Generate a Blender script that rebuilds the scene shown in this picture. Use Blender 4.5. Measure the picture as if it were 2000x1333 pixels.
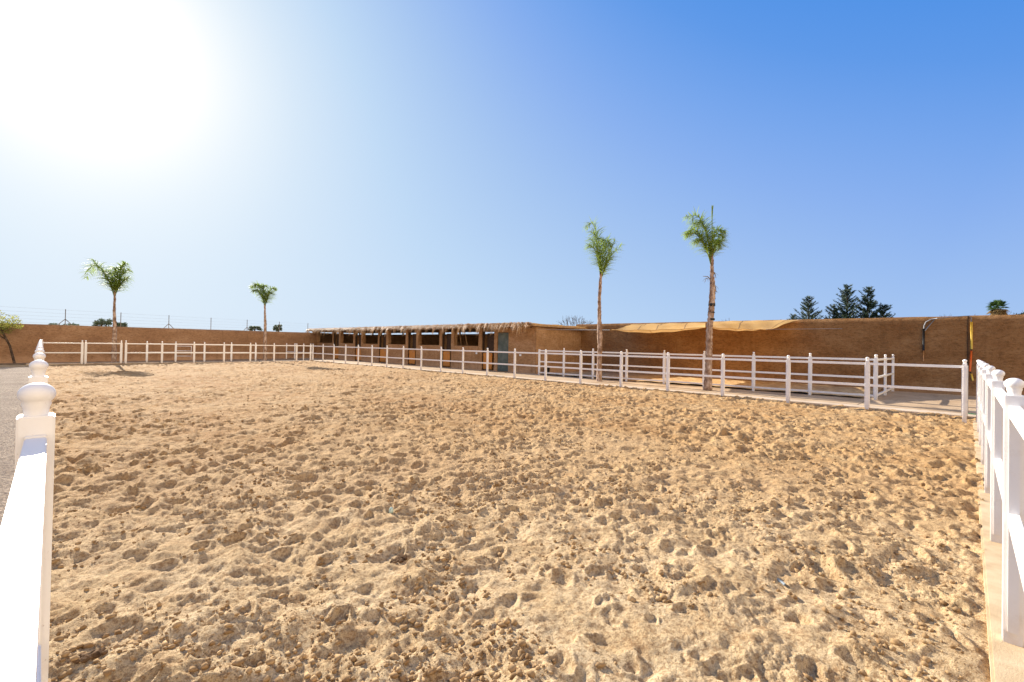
import bpy, bmesh, math, random
import numpy as np
from mathutils import Vector, Matrix
random.seed(11)
R = math.radians
scene = bpy.context.scene
for o in list(bpy.data.objects): bpy.data.objects.remove(o)
col = scene.collection

# ------------------------------------------------------------------ camera
# world axes: +Y runs along the left fence to the far wall, +X along the near right fence to the stables
PITCH, ROLL, YAW, EYE = .0101, .0181, .7741, 1.5
cd = bpy.data.cameras.new('camera'); cam = bpy.data.objects.new('camera', cd); col.objects.link(cam)
cd.sensor_width = 36; cd.lens = 36*910.923/2000; cd.clip_start = .02; cd.clip_end = 3000
fx, fy = math.cos(YAW), math.sin(YAW)
F = Vector((math.cos(PITCH)*fx, math.cos(PITCH)*fy, math.sin(PITCH)))
R0 = Vector((fy, -fx, 0)); U0 = Vector((-math.sin(PITCH)*fx, -math.sin(PITCH)*fy, math.cos(PITCH)))
cr = R0*math.cos(ROLL)+U0*math.sin(ROLL); cu = -R0*math.sin(ROLL)+U0*math.cos(ROLL)
cam.matrix_world = Matrix(((cr.x, cu.x, -F.x, 0), (cr.y, cu.y, -F.y, 0), (cr.z, cu.z, -F.z, EYE), (0, 0, 0, 1)))
scene.camera = cam

# ------------------------------------------------------------------ light
SUN_EL, SUN_AZ = 24.0, 87.3            # azimuth counter-clockwise from +X
w = bpy.data.worlds.new('World'); scene.world = w; w.use_nodes = True
nt = w.node_tree; nt.nodes.clear()
sky = nt.nodes.new('ShaderNodeTexSky'); sky.sky_type = 'NISHITA'; sky.sun_disc = False
sky.sun_elevation = R(SUN_EL); sky.sun_rotation = R(90-SUN_AZ)
sky.altitude = 0; sky.air_density = 1.0; sky.dust_density = 2.2; sky.ozone_density = 3.0
EXPO = 1.08
sv = Vector((math.cos(R(SUN_EL))*math.cos(R(SUN_AZ)), math.cos(R(SUN_EL))*math.sin(R(SUN_AZ)), math.sin(R(SUN_EL))))
def mth(op, a, b=None, clamp=False):
    n = nt.nodes.new('ShaderNodeMath'); n.operation = op; n.use_clamp = clamp
    for k, x in enumerate((a, b)):
        if x is None: continue
        if isinstance(x, (int, float)): n.inputs[k].default_value = x
        else: nt.links.new(x, n.inputs[k])
    return n.outputs[0]
# hazy desert sky: pale towards the sun and the horizon, deeper blue with angle and height
dirn = nt.nodes.new('ShaderNodeTexCoord').outputs['Generated']
dot = nt.nodes.new('ShaderNodeVectorMath'); dot.operation = 'DOT_PRODUCT'; nt.links.new(dirn, dot.inputs[0]); dot.inputs[1].default_value = sv
sxyz = nt.nodes.new('ShaderNodeSeparateXYZ'); nt.links.new(dirn, sxyz.inputs[0])
g_ = mth('MINIMUM', mth('MULTIPLY', mth('ARCCOSINE', dot.outputs['Value']), 57.2958), 82)
el = mth('MULTIPLY', mth('ARCSINE', mth('MAXIMUM', sxyz.outputs[2], 0)), 57.2958)
qq = mth('SUBTRACT', 1.0, mth('POWER', 2.71828, mth('MULTIPLY', g_, -.05)))
elc = mth('MINIMUM', el, 50)
tt = mth('ADD', mth('ADD', mth('MULTIPLY', qq, .176), .012), mth('ADD', mth('MULTIPLY', mth('MULTIPLY', qq, elc), .0282), mth('ADD', mth('MULTIPLY', elc, -.0118), mth('MULTIPLY', g_, .00447))))
rp_ = nt.nodes.new('ShaderNodeValToRGB'); e_ = rp_.color_ramp.elements; rp_.color_ramp.interpolation = 'B_SPLINE' if False else 'LINEAR'
STP = [(0, (1.4, 1.38, 1.34)), (.02, (1.03, 1.03, 1.03)), (.06, (.95, .975, .995)), (.11, (.875, .935, .98)), (.17, (.79, .88, .96)), (.27, (.672, .80, .935)), (.43, (.521, .694, .91)), (.585, (.392, .571, .875)), (.75, (.254, .44, .86)), (.83, (.188, .386, .84)), (.92, (.117, .323, .807)), (1.0, (.08, .287, .79)), (1.3, (.045, .20, .66))]
while len(e_) < len(STP): e_.new(.5)
for q_, (p_, c_) in zip(e_, STP): q_.position = p_/1.3; q_.color = (*c_, 1)
nt.links.new(mth('DIVIDE', tt, 1.3), rp_.inputs[0])
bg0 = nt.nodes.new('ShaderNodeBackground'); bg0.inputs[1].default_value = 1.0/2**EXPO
# warm bright fill added to the unseen sky behind the camera to lift shadows
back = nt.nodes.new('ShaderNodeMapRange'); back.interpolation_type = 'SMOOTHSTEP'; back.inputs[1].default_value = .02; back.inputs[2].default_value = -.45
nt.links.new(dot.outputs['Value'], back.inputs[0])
fill_mix = nt.nodes.new('ShaderNodeMix'); fill_mix.data_type = 'RGBA'; nt.links.new(back.outputs[0], fill_mix.inputs[0]); nt.links.new(rp_.outputs[0], fill_mix.inputs[6]); fill_mix.inputs[7].default_value = (2.05, 1.7, 1.28, 1)
nt.links.new(fill_mix.outputs[2], bg0.inputs[0])
bg = nt.nodes.new('ShaderNodeBackground'); bg.inputs[1].default_value = .0007
nt.links.new(sky.outputs[0], bg.inputs[0])
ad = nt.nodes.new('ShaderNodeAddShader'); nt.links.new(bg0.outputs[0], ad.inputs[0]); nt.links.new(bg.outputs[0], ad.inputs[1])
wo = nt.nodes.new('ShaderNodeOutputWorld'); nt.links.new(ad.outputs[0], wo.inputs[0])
sd = bpy.data.lights.new('sun', 'SUN'); sd.energy = 5.0; sd.angle = R(.5); sd.color = (1, .93, .82)
sun = bpy.data.objects.new('sun', sd); col.objects.link(sun)
sv = Vector((math.cos(R(SUN_EL))*math.cos(R(SUN_AZ)), math.cos(R(SUN_EL))*math.sin(R(SUN_AZ)), math.sin(R(SUN_EL))))
sun.rotation_euler = sv.to_track_quat('Z', 'Y').to_euler()
scene.view_settings.view_transform = 'Standard'; scene.view_settings.look = 'None'
scene.view_settings.exposure = EXPO; scene.view_settings.gamma = 1

# ------------------------------------------------------------------ helpers
def tag(o, label=None, cat=None, group=None, kind=None):
    if label: o['label'] = label
    if cat: o['category'] = cat
    if group: o['group'] = group
    if kind: o['kind'] = kind
    return o
def empty(name, loc=(0, 0, 0), rz=0, **k):
    o = bpy.data.objects.new(name, None); col.objects.link(o); o.location = loc; o.rotation_euler = (0, 0, rz)
    o.empty_display_size = .2
    return tag(o, **k)
def link(name, me, parent=None, loc=None, rz=None):
    o = bpy.data.objects.new(name, me); col.objects.link(o)
    if parent: o.parent = parent
    if loc is not None: o.location = loc
    if rz is not None: o.rotation_euler = (0, 0, rz)
    return o
def copy_tree(o, parent=None):
    c = o.copy(); col.objects.link(c); c.parent = parent
    for ch in list(o.children): copy_tree(ch, c)
    return c
class MB:
    def __init__(s): s.v = []; s.f = []; s.sm = []
    def add(s, v, f, smooth=False):
        n = len(s.v); s.v += [tuple(p) for p in v]; s.f += [tuple(i+n for i in q) for q in f]; s.sm += [smooth]*len(f)
    def box(s, x0, x1, y0, y1, z0, z1, ch=0):
        if not ch:
            v = [(x, y, z) for z in (z0, z1) for y in (y0, y1) for x in (x0, x1)]
            s.add(v, [(0, 2, 3, 1), (4, 5, 7, 6), (0, 1, 5, 4), (2, 6, 7, 3), (0, 4, 6, 2), (1, 3, 7, 5)]); return
        bm = bmesh.new(); bmesh.ops.create_cube(bm, size=1)
        for q in bm.verts: q.co = ((x0+x1)/2+q.co.x*(x1-x0), (y0+y1)/2+q.co.y*(y1-y0), (z0+z1)/2+q.co.z*(z1-z0))
        bmesh.ops.bevel(bm, geom=bm.edges[:], offset=ch, segments=2, affect='EDGES')
        bm.verts.index_update()
        s.add([q.co[:] for q in bm.verts], [[q.index for q in f.verts] for f in bm.faces]); bm.free()
    def tube(s, pts, r, n=8, cap=True):
        pts = [Vector(p) for p in pts]; rr = r if isinstance(r, (list, tuple)) else [r]*len(pts)
        v = []; f = []
        ref = Vector((0, 0, 1)) if abs((pts[-1]-pts[0]).normalized().z) < .9 else Vector((1, 0, 0))
        for i, p in enumerate(pts):
            t = (pts[min(i+1, len(pts)-1)]-pts[max(i-1, 0)]).normalized()
            a = t.cross(ref).normalized(); b = t.cross(a)
            for k in range(n):
                an = 2*math.pi*k/n; v.append(p+(a*math.cos(an)+b*math.sin(an))*rr[i])
        for i in range(len(pts)-1):
            for k in range(n): f.append((i*n+k, i*n+(k+1) % n, (i+1)*n+(k+1) % n, (i+1)*n+k))
        if cap: f.append(tuple(range(n))); f.append(tuple(range((len(pts)-1)*n, len(pts)*n))[::-1])
        s.add(v, f, True)
    def lathe(s, prof, c=(0, 0, 0), n=20):
        v = [(c[0]+r*math.cos(2*math.pi*k/n), c[1]+r*math.sin(2*math.pi*k/n), c[2]+z) for r, z in prof for k in range(n)]
        f = [(i*n+k, i*n+(k+1) % n, (i+1)*n+(k+1) % n, (i+1)*n+k) for i in range(len(prof)-1) for k in range(n)]
        f.append(tuple(range((len(prof)-1)*n, len(prof)*n)))
        s.add(v, f, True)
    def mesh(s, name, mat):
        me = bpy.data.meshes.new(name); me.from_pydata(s.v, [], s.f); me.materials.append(mat)
        me.polygons.foreach_set('use_smooth', s.sm); me.update(); return me
    def build(s, name, mat, parent=None, loc=None, rz=None):
        return link(name, s.mesh(name, mat), parent, loc, rz)

# -------- numpy noise
_rng = np.random.RandomState(5); _T = _rng.rand(512, 512)
def vnoise(x, y, seed=0):
    x = x+seed*37.31; y = y+seed*17.77
    xi = np.floor(x).astype(int); yi = np.floor(y).astype(int); u = x-xi; v = y-yi
    u = u*u*(3-2*u); v = v*v*(3-2*v)
    a = _T[xi & 511, yi & 511]; b = _T[(xi+1) & 511, yi & 511]; c = _T[xi & 511, (yi+1) & 511]; d = _T[(xi+1) & 511, (yi+1) & 511]
    return (a*(1-u)+b*u)*(1-v)+(c*(1-u)+d*u)*v
def fbm(x, y, o=4, seed=0, g=.5):
    t = 0; a = 1; s = 0
    for i in range(o):
        ca, sa = math.cos(i*.9), math.sin(i*.9)
        t = t+a*(vnoise((x*ca-y*sa)*2**i, (x*sa+y*ca)*2**i, seed+i*3)-.5); s += a; a *= g
    return t/s*2
def prints(x, y, cell, seed, rmin, rmax, depth, dens=1.):
    """hoof scoops: one jittered elongated dimple with a pushed-up rim per cell"""
    cx = np.floor(x/cell).astype(int); cy = np.floor(y/cell).astype(int); h = np.zeros_like(x)
    rs = np.random.RandomState(seed); T = rs.rand(6, 256, 256)
    for dx in (-1, 0, 1):
        for dy in (-1, 0, 1):
            i = (cx+dx) & 255; j = (cy+dy) & 255
            px = (cx+dx+T[0, i, j])*cell; py = (cy+dy+T[1, i, j])*cell
            an = T[2, i, j]*6.283; rad = rmin+(rmax-rmin)*T[3, i, j]; dp = depth*(.45+.75*T[4, i, j])*(T[5, i, j] < dens)
            ux = x-px; uy = y-py
            a = ux*np.cos(an)+uy*np.sin(an); b = (-ux*np.sin(an)+uy*np.cos(an))*1.35
            q = np.sqrt(a*a+b*b)/rad
            pit = -np.clip(1-q**2.6, 0, 1)
            # deeper at the toe
            pit = pit*(1+.55*np.clip(a/rad, -1, 1))
            rim = .55*np.exp(-((q-1.22)/.26)**2)*(1+.7*np.clip(a/rad, -1, 1))
            h = h+dp*(pit+rim)
    return h
def sand_h(x, y, fine=True):
    wx = x+.06*fbm(x*4, y*4, 3, 1)+.014*fbm(x*22, y*22, 2, 2)
    wy = y+.06*fbm(x*4+9, y*4+5, 3, 3)+.014*fbm(x*22+3, y*22+8, 2, 4)
    h = .025*fbm(x*.45, y*.45, 2, 8)
    m = np.clip(.98+.7*fbm(x*.55, y*.55, 3, 21), .6, 1.35)
    # soft trodden hummocks, then shallower hoof scoops on top
    h = h+m*.047*fbm(wx*4.0, wy*4.0, 2, 71, .5)+m*.030*fbm(wx*10, wy*10, 2, 73, .5)
    h = h+m*prints(wx, wy, .235, 3, .045, .095, .021, .9)
    h = h+m*prints(wx+3.3, wy+1.7, .55, 4, .10, .19, .030, .6)
    h = h+m*prints(wx+1.3, wy+4.7, .13, 6, .022, .055, .005, .7)
    if fine:
        rough = np.clip(.62+1.3*fbm(x*2.1, y*2.1, 3, 31), .12, 1.35)
        h = h+rough*(.0115*fbm(x*21, y*21, 4, 12, .74)+.0105*np.abs(fbm(x*44, y*44, 3, 14, .72)))
    return h

# ------------------------------------------------------------------ materials
def mat(name, base, rough=.8, spec=.3):
    m = bpy.data.materials.new(name); m.use_nodes = True; n = m.node_tree.nodes; b = n['Principled BSDF']
    b.inputs['Base Color'].default_value = (*base, 1); b.inputs['Roughness'].default_value = rough
    b.inputs['Specular IOR Level'].default_value = spec
    return m, m.node_tree, b
def noise(t, scale, detail=4, rough=.55, vec=None, dist=0):
    n = t.nodes.new('ShaderNodeTexNoise'); n.inputs['Scale'].default_value = scale; n.inputs['Detail'].default_value = detail
    n.inputs['Roughness'].default_value = rough; n.inputs['Distortion'].default_value = dist
    if vec is not None: t.links.new(vec, n.inputs['Vector'])
    return n.outputs['Fac']
def ramp(t, fac, stops):
    r = t.nodes.new('ShaderNodeValToRGB'); e = r.color_ramp.elements
    while len(e) < len(stops): e.new(.5)
    for q, (p, c) in zip(e, stops): q.position = p; q.color = (*c, 1) if len(c) == 3 else c
    t.links.new(fac, r.inputs[0]); return r.outputs[0]
def mix(t, fac, a, b, mode='MIX'):
    m = t.nodes.new('ShaderNodeMix'); m.data_type = 'RGBA'; m.blend_type = mode
    for s, x in ((m.inputs[0], fac), (m.inputs[6], a), (m.inputs[7], b)):
        if isinstance(x, bpy.types.NodeSocket): t.links.new(x, s)
        elif isinstance(x, (int, float)): s.default_value = x
        else: s.default_value = (*x, 1)
    return m.outputs[2]
def bump(t, b, h, strength, dist):
    n = t.nodes.new('ShaderNodeBump'); n.inputs['Strength'].default_value = strength; n.inputs['Distance'].default_value = dist
    t.links.new(h, n.inputs['Height'])
    if b.inputs['Normal'].is_linked: t.links.new(b.inputs['Normal'].links[0].from_socket, n.inputs['Normal'])
    t.links.new(n.outputs[0], b.inputs['Normal'])
def coords(t, kind='Object', scale=None):
    c = t.nodes.new('ShaderNodeTexCoord').outputs[kind]
    if scale:
        m = t.nodes.new('ShaderNodeMapping'); m.inputs['Scale'].default_value = scale; t.links.new(c, m.inputs[0]); return m.outputs[0]
    return c
def geopos(t, scale=None):
    c = t.nodes.new('ShaderNodeNewGeometry').outputs['Position']
    if scale:
        m = t.nodes.new('ShaderNodeMapping'); m.inputs['Scale'].default_value = scale; t.links.new(c, m.inputs[0]); return m.outputs[0]
    return c
M = {}
def simple(name, c0, c1, scale=20, rough=.8, bs=.3, bd=.01, spec=.3, detail=5, stretch=None, lo=.35, hi=.65):
    m, t, b = mat(name, c0, rough, spec); P = geopos(t, stretch)
    f = noise(t, scale, detail, .6, P)
    t.links.new(ramp(t, f, [(lo, c0), (hi, c1)]), b.inputs['Base Color'])
    if bs: bump(t, b, f, bs, bd)
    M[name] = m; return m, t, b

# sand
m, t, b = mat('sand', (.5, .35, .2), .95, .1); P = geopos(t)
big = noise(t, .35, 3, .5, P); mid = noise(t, 2.2, 5, .65, P); fin = noise(t, 38, 5, .7, P); gr = noise(t, 160, 3, .7, P)
c = ramp(t, big, [(.36, (.44, .24, .09)), (.5, (.50, .295, .12)), (.64, (.55, .35, .165))])
# paler sand towards the near corner, fading out with distance
ds = t.nodes.new('ShaderNodeVectorMath'); ds.operation = 'LENGTH'; t.links.new(P, ds.inputs[0])
dr = t.nodes.new('ShaderNodeMath'); dr.operation = 'ADD'; t.links.new(ds.outputs['Value'], dr.inputs[0])
dn = t.nodes.new('ShaderNodeMath'); dn.operation = 'MULTIPLY'; dn.inputs[1].default_value = 9; t.links.new(mid, dn.inputs[0]); t.links.new(dn.outputs[0], dr.inputs[1])
mr = t.nodes.new('ShaderNodeMapRange'); mr.inputs[1].default_value = 5.0; mr.inputs[2].default_value = 12.5; mr.inputs[3].default_value = 1; mr.inputs[4].default_value = 0; t.links.new(dr.outputs[0], mr.inputs[0])
c = mix(t, mr.outputs[0], c, (.80, .61, .36))
c = mix(t, ramp(t, mid, [(.44, (0, 0, 0)), (.66, (.7, .7, .7))]), c, (.63, .445, .23))
c = mix(t, ramp(t, noise(t, 5.5, 5, .75, P), [(.52, (0, 0, 0)), (.66, (.55, .55, .55))]), c, (.38, .21, .09))
c = mix(t, ramp(t, fin, [(.49, (0, 0, 0)), (.58, (.7, .7, .7))]), c, (.29, .16, .07))
c = mix(t, ramp(t, gr, [(.52, (0, 0, 0)), (.64, (.7, .7, .7))]), c, (.26, .15, .07))
c = mix(t, ramp(t, gr, [(.30, (.5, .5, .5)), (.42, (0, 0, 0))]), c, (.84, .68, .44))
t.links.new(c, b.inputs['Base Color'])
bump(t, b, noise(t, 9, 5, .7, P), .35, .05); bump(t, b, noise(t, 45, 6, .75, P), .9, .022); bump(t, b, gr, .6, .006)
M['sand'] = m
simple('clod', (.20, .115, .05), (.50, .33, .165), 13, .95, .5, .004, .1)
simple('dung', (.06, .032, .015), (.20, .115, .055), 30, .9, .6, .01, .1)
m, t, b = simple('kerb', (.47, .365, .255), (.60, .475, .345), 1.6, .9, .25, .01, .15)
bump(t, b, noise(t, 90, 4, .7, geopos(t)), .35, .004)
m, t, b = simple('sandy_kerb', (.48, .345, .20), (.62, .47, .29), 5, .95, .3, .01, .1)
bump(t, b, noise(t, 110, 4, .7, geopos(t)), .5, .006)
# path: dusty concrete with joints and damp stains
m, t, b = mat('path', (.4, .3, .2), .9, .15); P = geopos(t)
c = ramp(t, noise(t, .8, 5, .65, P), [(.35, (.37, .25, .145)), (.65, (.54, .395, .245))])
c = mix(t, ramp(t, noise(t, 3, 5, .7, geopos(t, (.35, 1.6, 1))), [(.55, (0, 0, 0)), (.66, (.5, .5, .5))]), c, (.25, .17, .10))
c = mix(t, ramp(t, noise(t, 60, 4, .7, P), [(.55, (0, 0, 0)), (.7, (.5, .5, .5))]), c, (.28, .19, .11))
br = t.nodes.new('ShaderNodeTexBrick'); t.links.new(P, br.inputs['Vector']); br.inputs['Scale'].default_value = .42; br.offset = .0
br.inputs['Mortar Size'].default_value = .008; br.inputs['Brick Width'].default_value = 1.1; br.inputs['Row Height'].default_value = .9
t.links.new(mix(t, br.outputs['Fac'], c, (.16, .11, .07)), b.inputs['Base Color'])
bump(t, b, noise(t, 30, 5, .7, P), .3, .01); M['path'] = m
# gravel
m, t, b = mat('gravel', (.3, .25, .2), .95, .15); P = geopos(t)
vo = t.nodes.new('ShaderNodeTexVoronoi'); vo.inputs['Scale'].default_value = 42; t.links.new(P, vo.inputs['Vector'])
c = ramp(t, noise(t, 1.1, 4, .6, P), [(.35, (.40, .29, .20)), (.65, (.54, .41, .29))])
c = mix(t, ramp(t, noise(t, 26, 4, .75, P), [(.44, (0, 0, 0)), (.58, (.85, .85, .85))]), c, (.14, .10, .08))
c = mix(t, ramp(t, noise(t, 95, 2, .5, P), [(.62, (0, 0, 0)), (.70, (.9, .9, .9))]), c, (.72, .62, .48))
t.links.new(c, b.inputs['Base Color']); bump(t, b, vo.outputs['Distance'], 1., .03); bump(t, b, noise(t, 24, 4, .7, P), 1., .05); M['gravel'] = m
simple('brown_gravel', (.12, .075, .05), (.32, .22, .15), 40, .95, .8, .012, .1)
simple('earth', (.22, .13, .07), (.46, .31, .17), 3, .95, .4, .02, .1)
simple('pen_sand', (.36, .22, .10), (.64, .44, .22), 4, .95, .6, .03, .1)
# earthen plaster
def plaster(name, dark, mid_, light, sc=1.):
    m, t, b = mat(name, mid_, .95, .08); P = geopos(t, (1, 1, 2.2))
    c = ramp(t, noise(t, .8*sc, 5, .6, P), [(.33, dark), (.5, mid_), (.68, light)])
    c = mix(t, ramp(t, noise(t, 7, 5, .75, P), [(.47, (0, 0, 0)), (.62, (.6, .6, .6))]), c, tuple(x*.55 for x in dark))
    c = mix(t, ramp(t, noise(t, 26, 4, .7, P), [(.52, (0, 0, 0)), (.66, (.6, .6, .6))]), c, tuple(x*1.12 for x in light))
    sz_ = t.nodes.new('ShaderNodeSeparateXYZ'); t.links.new(t.nodes.new('ShaderNodeNewGeometry').outputs['Position'], sz_.inputs[0])
    ft = t.nodes.new('ShaderNodeMath'); ft.operation = 'ADD'; t.links.new(sz_.outputs[2], ft.inputs[0]); t.links.new(noise(t, 2.3, 5, .7, geopos(t)), ft.inputs[1])
    c = mix(t, ramp(t, ft.outputs[0], [(.62, (.55, .55, .55)), (.95, (0, 0, 0))]), c, tuple(min(1, x*1.25+.03) for x in light))
    # vertical water streaks under the coping
    c = mix(t, ramp(t, noise(t, 3.2, 3, .6, geopos(t, (1, 1, .12))), [(.56, (0, 0, 0)), (.68, (.3, .3, .3))]), c, tuple(x*.7 for x in dark))
    t.links.new(c, b.inputs['Base Color'])
    bump(t, b, noise(t, 6, 6, .7, P), .7, .06); bump(t, b, noise(t, 42, 4, .7, P), .5, .012); M[name] = m
plaster('plaster_right', (.235, .113, .043), (.295, .152, .061), (.37, .207, .093))
plaster('plaster_far', (.28, .15, .08), (.34, .19, .10), (.42, .25, .14), .8)
plaster('plaster_stable', (.32, .17, .075), (.39, .22, .105), (.47, .28, .15), 1.3)
# paint
m, t, b = mat('white_paint', (.80, .79, .77), .42, .4); P = geopos(t)
c = mix(t, ramp(t, noise(t, 9, 5, .7, P), [(.56, (0, 0, 0)), (.74, (.35, .35, .35))]), (.86, .825, .78), (.68, .59, .50))
c = mix(t, ramp(t, noise(t, 70, 3, .7, P), [(.69, (0, 0, 0)), (.74, (.5, .5, .5))]), c, (.36, .27, .19))
sx = t.nodes.new('ShaderNodeSeparateXYZ'); t.links.new(P, sx.inputs[0])
low = ramp(t, sx.outputs[2], [(.02, (.75, .75, .75)), (.30, (0, 0, 0))])
lo2 = t.nodes.new('ShaderNodeMath'); lo2.operation = 'MULTIPLY'; t.links.new(low, lo2.inputs[0]); t.links.new(noise(t, 14, 4, .7, P), lo2.inputs[1])
c = mix(t, lo2.outputs[0], c, (.52, .36, .22))
t.links.new(c, b.inputs['Base Color']); bump(t, b, noise(t, 30, 4, .6, P), .12, .004); M['white_paint'] = m
# bark
def bark(name, a, b_, c_):
    m, t, b = mat(name, a, .95, .08); P = geopos(t, (1, 1, .45))
    c = ramp(t, noise(t, 9, 5, .7, P), [(.38, a), (.52, b_), (.64, c_)])
    c = mix(t, ramp(t, noise(t, 2.6, 3, .6, geopos(t, (.2, .2, 1.6))), [(.55, (0, 0, 0)), (.66, (.45, .45, .45))]), c, tuple(x*.7 for x in a))
    t.links.new(c, b.inputs['Base Color']); bump(t, b, noise(t, 14, 5, .7, P), .8, .03); M[name] = m
bark('palm_bark', (.20, .115, .07), (.40, .275, .195), (.58, .46, .37))
bark('dark_bark', (.05, .035, .025), (.09, .06, .04), (.14, .10, .07))
def leaf(name, c0, c1, tr=(.36, .48, .10), f=.45):
    m, t, b = mat(name, c0, .55, .35); P = geopos(t)
    c = ramp(t, noise(t, 6, 3, .6, P), [(.35, c0), (.65, c1)]); t.links.new(c, b.inputs['Base Color'])
    tb = t.nodes.new('ShaderNodeBsdfTranslucent'); tb.inputs[0].default_value = (*tr, 1)
    ms = t.nodes.new('ShaderNodeMixShader'); ms.inputs[0].default_value = f
    t.links.new(b.outputs[0], ms.inputs[1]); t.links.new(tb.outputs[0], ms.inputs[2])
    t.links.new(ms.outputs[0], t.nodes['Material Output'].inputs[0]); M[name] = m
leaf('palm_leaf', (.13, .20, .035), (.28, .34, .07))
leaf('dry_leaf', (.20, .14, .06), (.36, .26, .12), (.4, .28, .1), .3)
leaf('needles', (.012, .03, .014), (.035, .065, .03), (.05, .09, .03), .15)
leaf('fan_leaf', (.035, .085, .02), (.09, .15, .04), (.1, .2, .05), .25)
leaf('olive_leaf', (.10, .13, .04), (.30, .28, .06), (.5, .5, .1), .4)
leaf('straw', (.30, .16, .055), (.66, .42, .18), (.62, .36, .12), .4)
leaf('far_leaf', (.06, .09, .05), (.12, .15, .08), (.12, .16, .07), .3)
# canvas
m, t, b = mat('canvas', (.62, .43, .20), .85, .1); P = geopos(t)
t.links.new(ramp(t, noise(t, 1.5, 4, .6, P), [(.35, (.56, .35, .12)), (.65, (.64, .42, .17))]), b.inputs['Base Color'])
tb = t.nodes.new('ShaderNodeBsdfTranslucent'); tb.inputs[0].default_value = (.85, .50, .18, 1)
ms = t.nodes.new('ShaderNodeMixShader'); ms.inputs[0].default_value = .33
t.links.new(b.outputs[0], ms.inputs[1]); t.links.new(tb.outputs[0], ms.inputs[2]); t.links.new(ms.outputs[0], t.nodes['Material Output'].inputs[0])
bump(t, b, noise(t, 3, 4, .6, P), .3, .05); M['canvas'] = m
simple('canvas_seam', (.20, .11, .04), (.26, .15, .06), 10, .9, 0)
simple('orange_wood', (.45, .165, .03), (.64, .28, .06), 5, .6, .3, .004, .3, stretch=(6, 6, .6))
simple('dark_wood', (.035, .02, .012), (.07, .04, .022), 8, .8, .3, .004)
simple('beam_wood', (.30, .17, .08), (.45, .28, .14), 9, .85, .3, .004)
simple('green_metal', (.055, .075, .065), (.13, .15, .125), 3, .6, .1, .003, .4)
simple('black_plastic', (.01, .01, .011), (.02, .02, .021), 8, .5, 0)
simple('grey_metal', (.16, .16, .17), (.26, .26, .27), 12, .45, .1, .003, .5)
simple('wire_metal', (.22, .23, .25), (.32, .33, .35), 12, .6, 0)
simple('yellow_plastic', (.75, .48, .05), (.85, .6, .12), 5, .5, 0)
simple('orange_plastic', (.75, .12, .02), (.85, .2, .04), 5, .5, 0)
simple('copper_tube', (.5, .25, .1), (.6, .32, .14), 5, .4, 0)
simple('green_plastic', (.03, .22, .08), (.06, .32, .14), 5, .4, 0)
simple('pipe_plastic', (.16, .19, .21), (.24, .27, .29), 9, .5, .2, .003)
simple('pale_stone', (.35, .48, .42), (.5, .6, .52), 30, .8, .3, .003)
simple('switch_plastic', (.7, .7, .68), (.78, .78, .76), 5, .5, 0)
simple('red_plastic', (.5, .04, .02), (.6, .06, .03), 5, .5, 0)

# ------------------------------------------------------------------ ground
AX, AY = 14.84, 35.85        # arena corner opposite the camera
def sheet(name, x0, x1, y0, y1, z, m, cell=None, amp=0, seed=1, label=None, kind='structure', sc=1.5):
    if not cell:
        mb = MB(); mb.add([(x0, y0, z), (x1, y0, z), (x1, y1, z), (x0, y1, z)], [(0, 1, 2, 3)])
        return tag(mb.build(name, M[m]), label, kind=kind)
    nx = int((x1-x0)/cell)+1; ny = int((y1-y0)/cell)+1
    X, Y = np.meshgrid(np.linspace(x0, x1, nx), np.linspace(y0, y1, ny)); Z = z+amp*fbm(X*sc, Y*sc, 4, seed)
    return tag(gridmesh(name, X, Y, Z, M[m]), label, kind=kind)
def gridmesh(name, X, Y, Z, m, smooth=True):
    ny, nx = X.shape; me = bpy.data.meshes.new(name)
    co = np.stack([X, Y, Z], -1).reshape(-1, 3).astype(np.float32)
    i = np.arange(ny*nx).reshape(ny, nx)
    q = np.stack([i[:-1, :-1], i[:-1, 1:], i[1:, 1:], i[1:, :-1]], -1).reshape(-1, 4)
    me.vertices.add(len(co)); me.vertices.foreach_set('co', co.ravel())
    me.loops.add(q.size); me.loops.foreach_set('vertex_index', q.ravel().astype(np.int32))
    me.polygons.add(len(q)); me.polygons.foreach_set('loop_start', np.arange(0, q.size, 4, dtype=np.int32))
    me.polygons.foreach_set('use_smooth', np.full(len(q), smooth)); me.update(calc_edges=True)
    me.materials.append(m); return link(name, me)

sheet('ground', -400, 900, -300, 1000, -.18, 'earth')
# arena sand: rays from the near corner, rows growing with distance
NT, NR = 1000, 900
th = np.linspace(0, math.pi/2, NT); X0, Y0 = -.045, -.13
bx, by = AX+.06-X0, AY+.1-Y0
with np.errstate(divide='ignore'):
    rb = np.minimum(bx/np.maximum(np.cos(th), 1e-9), by/np.maximum(np.sin(th), 1e-9))
s_ = np.linspace(0, 1, NR)[:, None]; r0 = .7
rr = r0*(rb[None, :]/r0)**s_
SX = X0+rr*np.cos(th)[None, :]; SY = Y0+rr*np.sin(th)[None, :]
SZ = sand_h(SX, SY)
def edge_mound(x, y):
    return .075*np.exp(-np.clip(AX-x, 0, 9)/.35)+.03*np.exp(-np.clip(AY-y, 0, 9)/.6)
SZ = SZ+edge_mound(SX, SY)
gridmesh('sand', SX, SY, SZ, M['sand']); o = bpy.data.objects['sand']; tag(o, kind='structure')
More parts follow.
